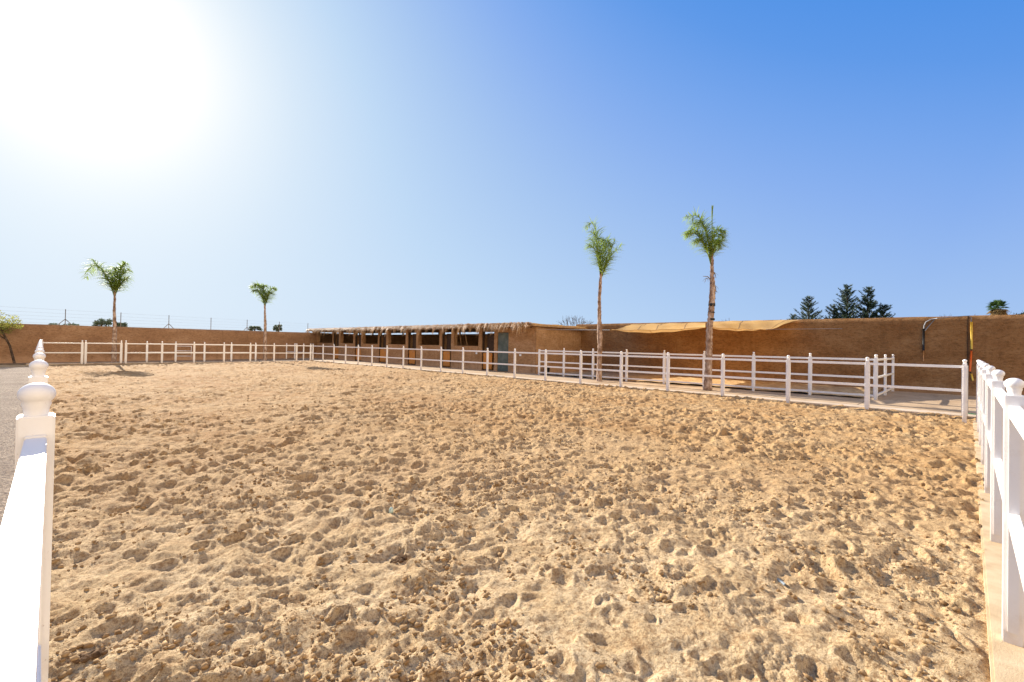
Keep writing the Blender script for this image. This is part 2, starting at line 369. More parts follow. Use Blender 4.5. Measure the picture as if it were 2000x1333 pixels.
# clods and pebbles
rs = np.random.RandomState(9)
ico = bmesh.new(); bmesh.ops.create_icosphere(ico, subdivisions=1, radius=1)
iv = np.array([v.co[:] for v in ico.verts]); jf = np.array([[v.index for v in f.verts] for f in ico.faces]); ico.free()
N = 46000
r = 1.9*(30/1.9)**rs.rand(N); a = rs.rand(N)*math.pi/2
px = r*np.cos(a); py = r*np.sin(a)
patch = fbm(px*1.6, py*1.6, 3, 41)+.5*fbm(px*6, py*6, 2, 43)
ok = (px < AX-.1) & (py < AY-.2) & (px > .06) & (patch+rs.randn(N)*.16 > .06)
px = px[ok]; py = py[ok]; r = r[ok]; n = len(px)
sz = .0026+.017*rs.rand(n)**4.5*np.clip(.75+r*.06, 1, 1.3)
pz = sand_h(px, py)+edge_mound(px, py)+sz*.35
V = iv[None]*(sz[:, None, None])*(1+.5*(rs.rand(n, len(iv), 1)-.5)*2)*np.stack([.8+.5*rs.rand(n), .8+.5*rs.rand(n), .6+.3*rs.rand(n)], -1)[:, None, :]
V = V+np.stack([px, py, pz], -1)[:, None, :]
Fc = jf[None]+(np.arange(n)*len(iv))[:, None, None]
me = bpy.data.meshes.new('dirt_clods'); V = V.reshape(-1, 3).astype(np.float32); Fc = Fc.reshape(-1, 3).astype(np.int32)
me.vertices.add(len(V)); me.vertices.foreach_set('co', V.ravel()); me.loops.add(Fc.size); me.loops.foreach_set('vertex_index', Fc.ravel())
me.polygons.add(len(Fc)); me.polygons.foreach_set('loop_start', np.arange(0, Fc.size, 3, dtype=np.int32)); me.update(calc_edges=True)
me.materials.append(M['clod']); tag(link('dirt_clods', me), 'small brown clods and pebbles strewn over the trampled sand', 'clods', kind='stuff')

def hz(x, y): return float(sand_h(np.array([x]), np.array([y]))[0])
def rough_sheet(*a, **k): return sheet(*a, **k)
# kerbs and paths
def kerb(name, x0, x1, y0, y1, z0, z1, m='kerb'):
    mb = MB(); mb.box(x0, x1, y0, y1, z0, z1, .012); return tag(mb.build(name, M[m]), kind='structure')
kerb('kerb', AX+.045, AX+.62, -.55, AY+.62, -.17, .085)
kerb('kerb', -.30, AX+.04, AY+.06, AY+.62, -.17, .07)
kerb('kerb', .10-.17, AX+.04, -.36, -.085, -.17, .035, 'sandy_kerb')
kerb('kerb', -.045, .055, .6, AY+.05, -.17, -.005, 'sandy_kerb')
sheet('path', AX+.6, 22.7, -6, 44.5, .06, 'path', .25, .012, 7)
sheet('dirt_strip', -14, AX+.62, AY+.6, 44.5, .045, 'earth', .4, .02, 6)
sheet('gravel_yard', -14, -.046, -4, 33.5, .0, 'gravel', .12, .02, 3, sc=3)
sheet('sand_strip', -14, -.046, 33.5, AY+.62, .01, 'pen_sand', .25, .02, 4)
sheet('gravel_path', -.6, 22.7, -8, -.355, -.03, 'brown_gravel', .12, .02, 5, sc=3)
sheet('pen_ground', 17.95, 22.58, 2.3, 15.7, .11, 'pen_sand', .12, .05, 9, sc=2)

# ------------------------------------------------------------------ earth walls
def rough_wall(name, p0, p1, z0, ztop, th_, m, parent=None, step=.14, seed=1, amp=.012):
    """a thick plastered wall from p0 to p1 (front face line), body behind it, uneven face and coping"""
    p0 = np.array(p0, float); p1 = np.array(p1, float); L = np.linalg.norm(p1-p0); d = (p1-p0)/L; nrm = np.array([-d[1], d[0]])
    n = max(2, int(L/step)); u = np.linspace(0, L, n+1)
    zt = np.array([ztop(a/L) if callable(ztop) else ztop for a in u])+.012*fbm(u*1.7, u*0+seed, 3, seed)
    k = max(2, int((zt.max()-z0)/step)); prof = []
    for j in range(k+1):
        z = z0+(zt-z0)*j/k; off = amp*fbm(u*1.1, z*1.6, 4, seed+2)
        if j == k: off = off+.03
        prof.append((off, z))
    prof.append((np.full_like(u, th_*.5), zt+.012)); prof.append((np.full_like(u, th_-.03), zt)); prof.append((np.full_like(u, th_), zt-.05)); prof.append((np.full_like(u, th_), u*0+z0))
    X = np.array([p0[0]+d[0]*u+nrm[0]*o for o, z in prof]); Y = np.array([p0[1]+d[1]*u+nrm[1]*o for o, z in prof]); Z = np.array([z for o, z in prof])
    ob = gridmesh(name, X, Y, Z, M[m], True)
    # closed ends
    me = ob.data; bm = bmesh.new(); bm.from_mesh(me); bmesh.ops.recalc_face_normals(bm, faces=bm.faces[:]); bm.to_mesh(me); bm.free()
    if parent: ob.parent = parent
    return ob
WX = 22.6; SXF = 18.2; fw = lambda x: 38.2+.27*x
o = rough_wall('earth_wall', (-14, fw(-14)), (SXF+4.4, fw(SXF+4.4)), -.17, lambda s: 2.13+.26*s, .35, 'plaster_far', seed=3)
tag(o, 'long brown earthen wall at the far left, behind the two slender palms and under the wire strands', 'wall')
o = rough_wall('earth_wall', (WX, 16.75), (WX, .0), -.17, lambda s: 2.84-.02*s, .35, 'plaster_right', seed=7)
jb = MB(); jb.box(WX-.026, WX+.02, -.012, .012, -.1, 2.82); jb.build('joint', M['dark_wood'], o)
tag(o, 'tall brown earthen wall behind the shade sails, from the stable to the dark joint', 'wall')
o = rough_wall('earth_wall', (WX-.012, .0), (WX-.012, -7), -.17, 2.83, .35, 'plaster_right', seed=17)
tag(o, 'brown earthen wall at the far right edge, right of the dark joint and yellow cable sleeve', 'wall')

# ------------------------------------------------------------------ stable
st = empty('stable_building', (SXF, 16.05, 0), label='long low brown earthen stable with palm thatch roof, orange half doors and dark stall openings', cat='stable')
k_ = SXF/18.85
YE = 44.0
def sb(mb, *a, ch=.015): mb.box(*a, ch)
def P(name, mb, m, parent=None):
    o = mb.build(name, M[m], parent or st)
    if parent is None: o.location = -Vector(st.location)
    return o
wins = [(44.4, 41.23), (39.61, 37.24), (35.65, 33.19), (31.67, 29.27), (27.65, 25.22), (23.64, 21.29)]
doors = [(41.02, 39.95), (36.97, 35.91), (33.03, 31.96), (28.97, 27.93), (24.94, 23.96), (20.98, 19.91)]
gdoor = (19.65, 18.72)
wins = [(a*k_, b*k_) for a, b in wins]; doors = [(a*k_, b*k_) for a, b in doors]; gdoor = (gdoor[0]*k_, gdoor[1]*k_)
ZR, ZH = 2.52, 2.36
mb = MB(); y = 16.05
opens = sorted([(b, a, 'w') for a, b in wins]+[(b, a, 'd') for a, b in doors]+[(gdoor[1], gdoor[0], 'g')])
for lo, hi, kd in opens:
    if lo > y+.01: sb(mb, SXF, SXF+.28, y, lo, 0, ZR)           # pier
    if kd == 'w': sb(mb, SXF+.004, SXF+.27, lo, hi, 0, 1.45)
    if kd == 'g': sb(mb, SXF+.004, SXF+.27, lo, hi, 2.24, ZR-.01)
    y = hi
sb(mb, SXF, SXF+.28, y, YE, 0, ZR)
P('front_wall', mb, 'plaster_stable')
ew = rough_wall('end_wall', (SXF+.002, 16.045), (WX, 16.38), -.1, 2.62, .25, 'plaster_stable', seed=23, amp=.008)
ew.parent = st; ew.location = -Vector(st.location)
mb = MB()
sb(mb, WX-.28, WX, 16.6, YE, 0, 2.30); P('back_wall', mb, 'plaster_stable')
for a, b in doors:                                                     # partitions beside each stall door
    mb = MB(); sb(mb, SXF+.29, WX-.29, a+.10, a+.28, 0, 2.1); P('partition', mb, 'plaster_stable')
mb = MB(); sb(mb, SXF+.29, WX-.29, gdoor[0]+.06, gdoor[0]+.2, 0, 2.45); P('partition', mb, 'plaster_stable')
for i in range(11):                                                   # posts that carry the roof over the low back wall
    mb = MB(); mb.box(WX-.2, WX-.1, 17+i*2.6, 17.12+i*2.6, 2.30, 2.54); P('roof_post', mb, 'dark_wood')
mb = MB(); mb.box(SXF-.02, SXF+.10, 16.3, YE, ZH+.16, ZH+.28, .01); P('lintel_beam', mb, 'beam_wood')
# doors
for i, (a, b) in enumerate(doors):
    d = MB()
    w_ = a-b; nb = 6; gap = .24*w_ if i in (5, 4, 3) else .1*w_
    for j in range(nb):
        y0 = b+gap+(w_-gap)*j/nb; d.box(SXF+.10, SXF+.135, y0+.004, b+gap+(w_-gap)*(j+1)/nb-.004, .12, 1.06, .005)
    d.box(SXF+.085, SXF+.10, b+gap+.02, a-.02, .2, .3, .004); d.box(SXF+.085, SXF+.10, b+gap+.02, a-.02, .88, .98, .004)
    o = P('half_door', d, 'orange_wood')
    h = MB(); h.tube([(SXF+.08, b+gap+.08, .95), (SXF+.05, b+gap+.08, .95), (SXF+.05, b+gap+.2, .95)], .012, 6); hh = h.build('latch', M['grey_metal'], o)
    f = MB(); f.box(SXF+.05, SXF+.2, b-.001, b+.045, .06, 2.3); f.box(SXF+.05, SXF+.2, a-.045, a+.001, .06, 2.3); P('door_frame', f, 'dark_wood')
    # dark sheet stands in for stall shade behind the open upper half
    u = MB(); u.box(SXF+.30, SXF+.33, b+.06, b+.06+w_*.8, 1.1, 2.2, .005); P('shade_sheet', u, 'dark_wood')
d = MB(); d.box(SXF+.05, SXF+.09, gdoor[1]+.02, gdoor[0]-.02, .08, 2.22, .006)
for z in (.5, 1.15, 1.8): d.box(SXF+.035, SXF+.05, gdoor[1]+.05, gdoor[0]-.05, z, z+.05, .004)
o = P('storeroom_door', d, 'green_metal'); o['label'] = 'full height dull green metal door'
h = MB(); h.box(SXF+.0, SXF+.035, gdoor[0]-.16, gdoor[0]-.12, 1.05, 1.2, .004); h.build('handle', M['grey_metal'], o)
for y, z, m in ((21.42, 1.02, 'switch_plastic'), (17.75, 1.0, 'switch_plastic')):
    d = MB(); d.box(SXF-.03, SXF-.001, y*k_-.07, y*k_+.07, z-.05, z+.06, .006); P('switch_box', d, m)
for a, b in doors[1:5]:
    d = MB(); d.tube([(SXF-.002, a+.28, 1.16), (SXF-.05, a+.28, 1.16), (SXF-.05, a+.28, 1.05)], .014, 6); P('tether_hook', d, 'switch_plastic')
# roof
rng = random.Random(4)
X_, Y_ = np.meshgrid(np.linspace(SXF-.36, WX+.45, 40), np.linspace(15.9, YE+.4, 230))
Zt = 2.665+.035*fbm(X_*2.5, Y_*2.5, 4, 3)+.02*np.abs(fbm(X_*14, Y_*14, 2, 5))
rt = gridmesh('roof', X_, Y_, Zt, M['straw']); rt.parent = st; rt.location = -Vector(st.location)
mb = MB(); mb.box(SXF-.32, WX+.40, 15.93, YE+.35, ZR+.01, ZR+.11, .01); P('roof_deck', mb, 'beam_wood')
for i in range(40):                                                  # purlins seen under the eave
    y = 16.4+i*.69; mb = MB(); mb.tube([(SXF-.34, y, ZR-.04), (WX+.38, y, ZR-.04)], .035, 6); P('rafter', mb, 'beam_wood')
def strand(mb, p, d, ln, wdt, n=5, g=1.0, side=None):
    """a drooping flat blade"""
    p = Vector(p); d = Vector(d).normalized(); side = Vector(side or (rng.uniform(-.3, .3), 1, rng.uniform(-.3, .3))).normalized()
    v = []; st_ = ln/n
    for i in range(n+1):
        ww = wdt*(1-.75*i/n); v += [p-side*ww/2, p+side*ww/2]; p = p+d*st_; d = (d+Vector((0, 0, -g*.5))).normalized()
    mb.add(v, [(2*i, 2*i+1, 2*i+3, 2*i+2) for i in range(n)])
mb = MB()
y = 16.15
while y < YE+.3:                                                     # dense straw edge
    for _ in range(3):
        strand(mb, (SXF-.25+rng.uniform(-.08, .1), y+rng.uniform(-.05, .05), 2.68+rng.uniform(-.05, .06)), (-1, rng.uniform(-.6, .6), rng.uniform(-.1, .4)), rng.uniform(.25, .5), rng.uniform(.03, .06), 4, 1.1)
    y += .035
y = 16.3
while y < YE+.2:                                                     # drooping frond tips
    big_ = rng.random() < .4 or y < 20
    L_ = rng.uniform(.6, .85) if big_ else rng.uniform(.35, .55)
    dy = rng.uniform(-.7, .7)
    for _ in range(20 if big_ else 14):
        strand(mb, (SXF-.24+rng.uniform(-.05, .05), y+rng.uniform(-.06, .06), 2.66+rng.uniform(-.03, .05)), (-1, dy+rng.uniform(-.25, .25), .45+rng.uniform(-.2, .2)), L_*rng.uniform(.65, 1.15), rng.uniform(.025, .05), 7, .9)
    y += rng.uniform(.3, .7)
y = 16.4
while y < YE:                                                        # pointed pendants that hang clear of the eave
    L_ = rng.uniform(.55, .95); dy = rng.uniform(-.35, .35)
    for _ in range(16):
        strand(mb, (SXF-.30+rng.uniform(-.03, .03), y+rng.uniform(-.07, .07), 2.62+rng.uniform(-.03, .05)), (-.55, dy-rng.uniform(-.12, .12), .1), L_*rng.uniform(.7, 1.1), rng.uniform(.02, .04), 6, 1.5)
    y += rng.choice((.28, .4, .55, .9))
for i in range(500):                                                 # loose stalks poking from the top
    strand(mb, (rng.uniform(SXF-.3, WX), rng.uniform(15.95, YE), 2.68), (rng.uniform(-1, 1), rng.uniform(-1, 1), rng.uniform(.15, .6)), rng.uniform(.12, .3), .012, 3, .3)
P('thatch_fringe', mb, 'straw')
for yy, l in ((23.35, .98), (22.9, .98), (22.35, .98)):                  # bare stalks hanging in front of the last window
    mb = MB(); y = yy*k_
    mb.tube([(SXF-.22, y+.12, 2.5), (SXF-.12, y+.02, 2.1), (SXF-.06, y, 1.8), (SXF-.03, y-.05, 1.5)], [.014, .018, .022, .012], 6)
    for _ in range(7): strand(mb, (SXF-.03, y-.05, 1.52), (-.3, rng.uniform(-1, 1), rng.uniform(-.2, .3)), .22, .02, 3, .5)
    P('hanging_stalk', mb, 'straw')

# ------------------------------------------------------------------ white fences
PITCH_ = 1.783
def mk_post():
    mb = MB(); mb.box(-.037, .037, -.037, .037, -.16, 1.288, .004)
    return mb.mesh('post', M['white_paint'])
def mk_ball():
    mb = MB(); pr = [(.0255, 1.285), (.0250, 1.297), (.0262, 1.308), (.0295, 1.317)]
    for k in range(12):
        an = -.72+(math.pi/2+.72)*k/11; pr.append((max(.0008, .038*math.cos(an)), 1.345+.031*math.sin(an)))
    mb.lathe(pr, n=24); return mb.mesh('ball_cap', M['white_paint'])
def mk_flange(t):      # flat bars either side of the post that take the rails, run along local x
    mb = MB()
    for s in (-1, 1):
        a, b_ = sorted((s*.0375, s*.055)); mb.box(a, b_, -.021, .021, t, 1.238, .002)
    return mb.mesh('rail_bracket', M['white_paint'])
ME_POST, ME_BALL, ME_FL = mk_post(), mk_ball(), mk_flange(.09)
_rail = {}
def mk_rail(L):
    L = round(L, 3)
    if L not in _rail:
        mb = MB(); mb.box(-L/2, L/2, -.021, .021, -.03, .03, .003); _rail[L] = mb.mesh('rail', M['white_paint'])
    return _rail[L]
def add_post(root, x, ang, ball=True):
    p = link('post', ME_POST, root, (x, 0, 0), 0)
    if ball: link('ball_cap', ME_BALL, p)
    link('rail_bracket', ME_FL, p)
    return p
def fence(label, p0, ang, xs, rails=(1.205, .66), group=None, z=0, ext=(0, 0), noball=(), name='paddock_fence', skip=()):
    root = empty(name, (p0[0], p0[1], z), ang, label=label, cat='fence', group=group)
    for i, x in enumerate(xs): add_post(root, x, ang, i not in noball)
    for i, (a, b) in enumerate(zip(xs[:-1], xs[1:])):
        if i in skip: continue
        for h in rails:
            L = b-a-.111; link('rail', mk_rail(L), root, ((a+b)/2, 0, h+rng.uniform(-.003, .003)))
    return root
# long side in front of the stables (runs in +Y at X = AX); its last posts carry on past the far corner
ys = [.046+PITCH_*i for i in range(24)]
fence('long white two-rail fence with ball caps along the path before the stable', (AX, 0), math.pi/2, ys)
f = fence('short white two-rail fence panel joining the right corner behind the near posts', (AX, .046), math.pi, [1e-3, .62], noball=())
bpy.data.objects.remove(f.children[0].children[0]); 
# near right
xs = [-.041+PITCH_*j for j in range(9)]
fr = fence('white two-rail fence running away at the right edge on a sandy kerb', (0, -.172), 0, xs, z=.005)
bpy.data.objects.remove(f, do_unlink=True) if False else None
# near left, camera leans over its first rail
ysl = [1.818+PITCH_*i for i in range(20)]
fl = fence('white two-rail fence running away from the bottom left corner beside the gravel yard', (-.004, 0), math.pi/2-.006, ysl)
for h in (1.205, .66):
    r_ = link('rail', mk_rail(1.86), fl, (.82, .011 if h > 1 else 0, h)); r_.rotation_euler = (0, 0, -.012 if h > 1 else 0)
# far end
INV = lambda px_: 1/(1905-px_)
def farX(px_, Y):      # position along the far fence
    tt = (px_-1000)/910.923; return Y*(tt*fy+fx)/(fy-tt*fx)
fx_list = [farX(q, AY) for q in (161.3, 168.0)]
g = [farX(q, AY) for q in (81, 161.3)]
fence('leftmost far panel of white fence, from the left corner to the first post pair', (0, AY), 0, [.27, g[1]])
fence('white fence panel in front of the leftmost palm, between two post pairs', (0, AY), 0, [farX(168.2, AY), farX(237.5, AY)])
fence('white two-rail fence closing the far end of the arena right of the leftmost palm', (0, AY), 0, [farX(q, AY) for q in (246.7, 317.3, 380, 438.4, 489.8, 536, 580)]+[AX-.12])
fence('second white fence row standing just behind the far end fence', (0, AY+1.3), 0, [farX(q, AY+1.3) for q in (287.8, 344, 400, 452.7, 500)])
# small tube gate leaning behind the far fence
gt = empty('tube_gate', (farX(344, AY+2.2), AY+2.2, .05), -.5, label='small thin white tube gate behind the far end fence', cat='gate')
mb = MB(); mb.tube([(0, 0, .05), (0, 0, 1.02), (.9, 0, 1.02), (.9, 0, .05)], .022, 8); mb.build('gate_frame', M['white_paint'], gt)
mb = MB(); mb.tube([(0.02, 0, .35), (.88, 0, .35)], .018, 8); mb.tube([(0.02, 0, .7), (.88, 0, .7)], .018, 8); mb.build('gate_bar', M['white_paint'], gt)
# corral
def onX(px_, X): tt = (px_-1000)/910.923; return X*(fy-tt*fx)/(tt*fy+fx)
CX = 17.75; cpx = [1711, 1583, 1472.5, 1376, 1298, 1224.7, 1159, 1102, 1054]
cy = [onX(q, CX) for q in cpx]
fence('white three-rail pen fence beneath the shade sails, parallel to the long fence', (CX, 0), math.pi/2, cy, (1.215, .67, .13), z=.06, noball=(8,))
fence('short white three-rail side of the pen, right end, running back to the earthen wall', (CX, cy[0]), 0, [.12, 2.3, 4.55], (1.215, .67, .13), z=.06)

# ------------------------------------------------------------------ palms
def frond(pts, nleaf, L0, wd, rngp, droop=.6, start=.15, mx=.012):
    """rachis through pts with two rows of narrow drooping leaflets"""
    mb = MB(); pts = [Vector(p) for p in pts]
    # catmull sampling
    cp = [pts[0]*2-pts[1]]+pts+[pts[-1]*2-pts[-2]]; S = []
    for i in range(1, len(cp)-2):
        for k in range(8):
            u = k/8; a, b_, c_, d_ = cp[i-1], cp[i], cp[i+1], cp[i+2]
            S.append(.5*((2*b_)+(c_-a)*u+(2*a-5*b_+4*c_-d_)*u*u+(-a+3*b_-3*c_+d_)*u**3))
    S.append(pts[-1]); n = len(S)
    mb.tube(S, [mx*(1-.8*i/n)*1.6 for i in range(n)], 5)
    for i in range(nleaf):
        t_ = start+(1-start)*(i+rngp.random())/nleaf; q = t_*(n-1); k = min(int(q), n-2); p = S[k].lerp(S[k+1], q-k)
        ax = (S[k+1]-S[k]).normalized(); sd_ = ax.cross(Vector((0, 0, 1)));
        if sd_.length < .1: sd_ = ax.cross(Vector((rngp.uniform(-1, 1), rngp.uniform(-1, 1), 0)))
        sd_.normalize(); up = sd_.cross(ax)
        for sgn in (-1, 1):
            an = rngp.uniform(-.9, .9)
            d = (sd_*sgn*math.cos(an)+up*math.sin(an)*.9+ax*rngp.uniform(.25, .8)).normalized()
            L = L0*(.45+.75*math.sin(math.pi*min(1, .12+t_*.86)))*rngp.uniform(.7, 1.15)
            v = []; pp = p.copy(); side = d.cross(Vector((rngp.uniform(-.5, .5), rngp.uniform(-.5, .5), 1))).normalized()
            for j in range(4):
                ww = wd*(1, 1.0, .7, .12)[j]; v += [pp-side*ww/2, pp+side*ww/2]; pp = pp+d*L/3; d = (d+Vector((0, 0, -droop*.5))).normalized()
            mb.add(v, [(2*j, 2*j+1, 2*j+3, 2*j+2) for j in range(3)])
    return mb
VR = Vector((fy, -fx, 0)); VD = Vector((fx, fy, 0))
def palm(label, loc, trunk, fronds, L0, wd, seed, base_r, nleaf=70, droop=.6, spear=None, dry=()):
    rp = random.Random(seed)
    root = empty('palm_tree', loc, label=label, cat='palm tree', group='slender young palms around the arena')
    T = lambda q: VR*q[0]+VD*q[1]+Vector((0, 0, q[2]))
    # trunk: (lateral, z, radius)
    mb = MB(); pts = []; rad = []
    for (a, z0, r0_), (b_, z1, r1_) in zip(trunk[:-1], trunk[1:]):
        m_ = max(2, int((z1-z0)/.07))
        for j in range(m_):
            u = j/m_; z = z0+(z1-z0)*u
            pts.append(T((a+(b_-a)*u+rp.uniform(-.006, .006), rp.uniform(-.01, .01), z))); rad.append((r0_+(r1_-r0_)*u)*(1+.10*math.sin(z*31)+rp.uniform(-.05, .05)))
    mb.tube(pts, rad, 14)
    for _ in range(int(26*len(trunk))):     # old leaf bases clinging to the upper trunk
        z = rp.uniform(trunk[-1][1]*.55, trunk[-1][1]); k = min(range(len(pts)), key=lambda i: abs(pts[i].z-z)); an = rp.uniform(0, 6.28)
        dd = Vector((math.cos(an), math.sin(an), 0)); sd_ = Vector((-dd.y, dd.x, 0)); p = pts[k]+dd*rad[k]*.8; w_ = .03
        mb.add([p-sd_*w_, p+sd_*w_, p+dd*.035+Vector((0, 0, .16))], [(0, 1, 2)])
    mb.build('trunk', M['palm_bark'], root)
    for i, fr_ in enumerate(fronds):
        k = 1 if len(fr_[0]) == 2 else 0
        dep = rp.uniform(-.35, .35); n = len(fr_)
        P3 = [T((q[0], (q[2] if len(q) > 2 else dep*(j/(n-1))**1.3), q[1])) for j, q in enumerate(fr_)]
        frond(P3, nleaf, L0, wd, rp, droop).build('frond', M['dry_leaf' if i in dry else 'palm_leaf'], root)
    if spear:
        mb = MB(); mb.tube([T((q[0], 0, q[1])) for q in spear], [.022, .02, .016, .03, .008], 6)
        for _ in range(14): strand(mb, T((spear[-2][0], 0, spear[-2][1]-.08)), (rp.uniform(-.15, .15), rp.uniform(-.15, .15), 1), .3, .02, 3, .0)
        mb.build('spear_leaf', M['palm_leaf'], root)
    return root
palm('slender palm with forked green plumes, left one of the pair beside the pen', (16.73, 11.16, .06),
     [(0, 0, .125), (0, .9, .10), (.02, 1.5, .10), (.0, 2.0, .115), (-.03, 2.7, .075), (-.04, 3.4, .065), (0, 4.4, .05), (0, 4.62, .04)],
     [[(0, 4.4), (-.17, 5.5), (-.22, 6.2), (-.42, 6.68), (-.72, 6.5)], [(0, 4.4), (-.05, 5.3), (-.16, 6.0), (-.5, 6.3)],
      [(0, 4.4), (.0, 5.3), (.14, 5.95), (.05, 6.0)], [(0, 4.4), (.12, 5.2), (.25, 5.95), (.42, 5.7)], [(.0, 4.3), (.22, 4.9), (.42, 5.3), (.9, 5.85)],
      [(0, 4.2), (.12, 4.8), (.3, 5.4), (.55, 5.95)], [(0, 4.5), (-.15, 5.1), (-.32, 5.6), (-.6, 5.75)], [(0, 4.5), (-.05, 5.2), (-.2, 5.8), (-.34, 6.35)],
      [(.0, 4.3), (.15, 4.7), (.3, 5.1), (.42, 5.5)], [(0, 4.5), (-.1, 5.2), (-.28, 5.7), (-.55, 6.0)], [(0, 4.4), (.05, 5.0), (.1, 5.5), (.3, 5.9)]], .50, .020, 1, .12, 64, .5)
palm('slender palm with upright spear leaf and dark trunk bands, right of the pen pair', (16.56, 6.53, .06),
     [(0, 0, .15), (0.02, .9, .115), (.03, 2.1, .105), (.09, 2.8, .10), (.12, 3.5, .095), (.1, 4.0, .06), (.08, 4.5, .05), (.07, 4.9, .035)],
     [[(.05, 4.4), (-.08, 5.3), (-.4, 6.08), (-.85, 6.1)], [(.05, 4.5), (-.2, 5.2), (-.55, 5.65), (-.85, 5.5)], [(.05, 4.5), (.05, 5.2), (.16, 5.6), (.38, 5.55)],
      [(.06, 4.4), (.18, 4.95), (.34, 5.3), (.46, 5.3)], [(.06, 4.4), (-.12, 4.95), (-.34, 5.25), (-.58, 5.2)], [(.06, 4.5), (-.2, 5.1), (-.5, 5.5), (-.8, 5.5)],
      [(.06, 4.5), (-.15, 5.5), (-.45, 5.85), (-.75, 5.75)], [(.06, 4.5), (.05, 5.2), (.25, 5.5), (.45, 5.4)], [(.06, 4.6), (-.08, 5.2), (-.2, 5.6), (-.5, 5.9)], [(.08, 4.4), (.15, 5.0), (.3, 5.3), (.38, 5.0)]],
     .46, .020, 2, .15, 66, .55, spear=[(.08, 4.6), (.08, 5.3), (.07, 6.0), (.07, 6.3), (.08, 6.5)])
palm('leftmost slender palm with one long frond arching left over a bushy crown', (3.4, 37.3, .04),
     [(0.0, 0, .13), (0, .9, .12), (0, 2.1, .10), (-.05, 3.0, .07), (-.05, 3.9, .05), (-.05, 4.3, .04)],
     [[(-.05, 3.9), (-.35, 4.8), (-.8, 5.55), (-1.35, 5.95), (-1.8, 5.7), (-1.98, 5.1)], [(-.05, 3.9), (-.45, 5.0), (-.95, 5.7), (-1.45, 6.25)], [(-.05, 4.0), (.0, 5.0), (.15, 5.7), (.42, 6.1)],
      [(-.05, 4.0), (.1, 4.8), (.3, 5.4), (.62, 5.75)], [(-.05, 4.0), (-.15, 4.8), (-.3, 5.3), (-.55, 5.55)], [(-.05, 4.0), (.1, 5.0), (.12, 5.7), (.3, 6.15)], [(-.05, 4.0), (.15, 4.6), (.38, 5.0), (.62, 5.2)], [(-.05, 4.0), (-.2, 4.6), (-.4, 4.95), (-.6, 5.1)], [(-.05, 4.0), (-.05, 4.9), (0, 5.5), (.0, 5.8)]],
     .62, .04, 3, .13, 62, .7)
palm('smallest, farthest palm, its crown of short green fronds curling left', (12.07, 37.6, .04),
     [(0, 0, .13), (-.03, 1.5, .11), (-.05, 2.8, .09), (-.1, 3.5, .06), (-.12, 4.2, .05)],
     [[(-.1, 3.9), (-.3, 4.9), (-.7, 5.65), (-1.25, 5.5)], [(-.1, 3.9), (-.2, 5.0), (-.5, 5.6), (-1.0, 5.75)], [(-.1, 3.9), (.05, 4.8), (.3, 5.4), (.55, 5.45)], [(-.1, 3.9), (-.05, 4.8), (-.2, 5.5), (-.1, 5.6)],
      [(-.1, 3.9), (-.3, 4.7), (-.6, 5.2), (-.95, 5.2)], [(-.1, 3.9), (.05, 4.6), (.25, 5.0), (.4, 5.1)]],
     .55, .045, 4, .13, 64, .7)
# bands and tie on the right palm
pb = bpy.data.objects[[o.name for o in col.objects if o.name.startswith('palm_tree')][1]]
for z, h, r_ in ((3.02, .09, .108), (2.78, .03, .11), (2.52, .07, .112)):
    mb = MB(); p = VR*(.09 if z < 2.9 else .105)
    mb.lathe([(r_, 0), (r_+.006, .005), (r_+.006, h), (r_, h+.005)], (p.x, p.y, z-.06), 20); mb.build('trunk_band', M['black_plastic'], pb)

rq = random.Random(3)
for z, dx, up in ((3.95, -.32, .06), (3.7, .16, -.25), (3.55, .13, -.35), (4.15, .14, -.2)):     # dead stalk stubs and torn sheaths
    mb = MB(); mb.tube([VR*(.10)+Vector((0, 0, z-.1)), VR*(.10+dx*.5)+Vector((0, 0, z+.04+up*.2)), VR*(.10+dx)+Vector((0, 0, z+up))], [.022, .016, .008], 5)
    for _ in range(5): strand(mb, VR*(.10+dx*.6)+Vector((0, 0, z)), (rq.uniform(-1, 1), rq.uniform(-1, 1), -.6), .2, .02, 3, .6)
    mb.build('dead_stalk', M['dry_leaf'], pb)

# ------------------------------------------------------------------ shade sails
def sail(label, FL, FR, BR, BL, sag, seams, seed, fdip=.20):
    root = empty('shade_sail', ((FL[0]+BR[0])/2, (FL[1]+BR[1])/2, 2.4), label=label, cat='shade sail', group='tan canvas shade sails over the pen')
    off = -Vector(root.location); n = 40
    FL, FR, BR, BL = map(Vector, (FL, FR, BR, BL))
    def S(u, v):
        p = FL.lerp(FR, u).lerp(BL.lerp(BR, u), v); k = math.sin(math.pi*u)**.7
        z = -fdip*math.sin(math.pi*min(1, v/.62))*(.25+.75*k)-sag*k*(1-v)*.30+.012*math.sin(u*23+v*7)+.01*math.sin(v*19+u*5)
        # edges scallop inwards
        q = Vector((0, 0, z)); ctr = FL.lerp(FR, .5).lerp(BL.lerp(BR, .5), .5)
        q += (ctr-p)*.05*math.sin(math.pi*u)*(1-v)*.6
        return p+q
    U = np.zeros((n+1, n+1, 3))
    for i in range(n+1):
        for j in range(n+1): U[i, j] = S(j/n, i/n)
    o = gridmesh('canvas', U[:, :, 0], U[:, :, 1], U[:, :, 2], M['canvas']); o.parent = root; o.location = off
    for s in seams:
        mb = MB(); v = []
        for i in range(n+1):
            a = S(s-.004, i/n)+Vector((0, 0, .006)); b_ = S(s+.004, i/n)+Vector((0, 0, .006)); v += [a, b_]
        mb.add(v, [(2*i, 2*i+1, 2*i+3, 2*i+2) for i in range(n)]); q = mb.build('seam', M['canvas_seam'], root); q.location = off
    mb = MB(); mb.tube([S(j/n, 0) for j in range(n+1)], .012, 6); q = mb.build('hem_rope', M['canvas'], root); q.location = off
    return root
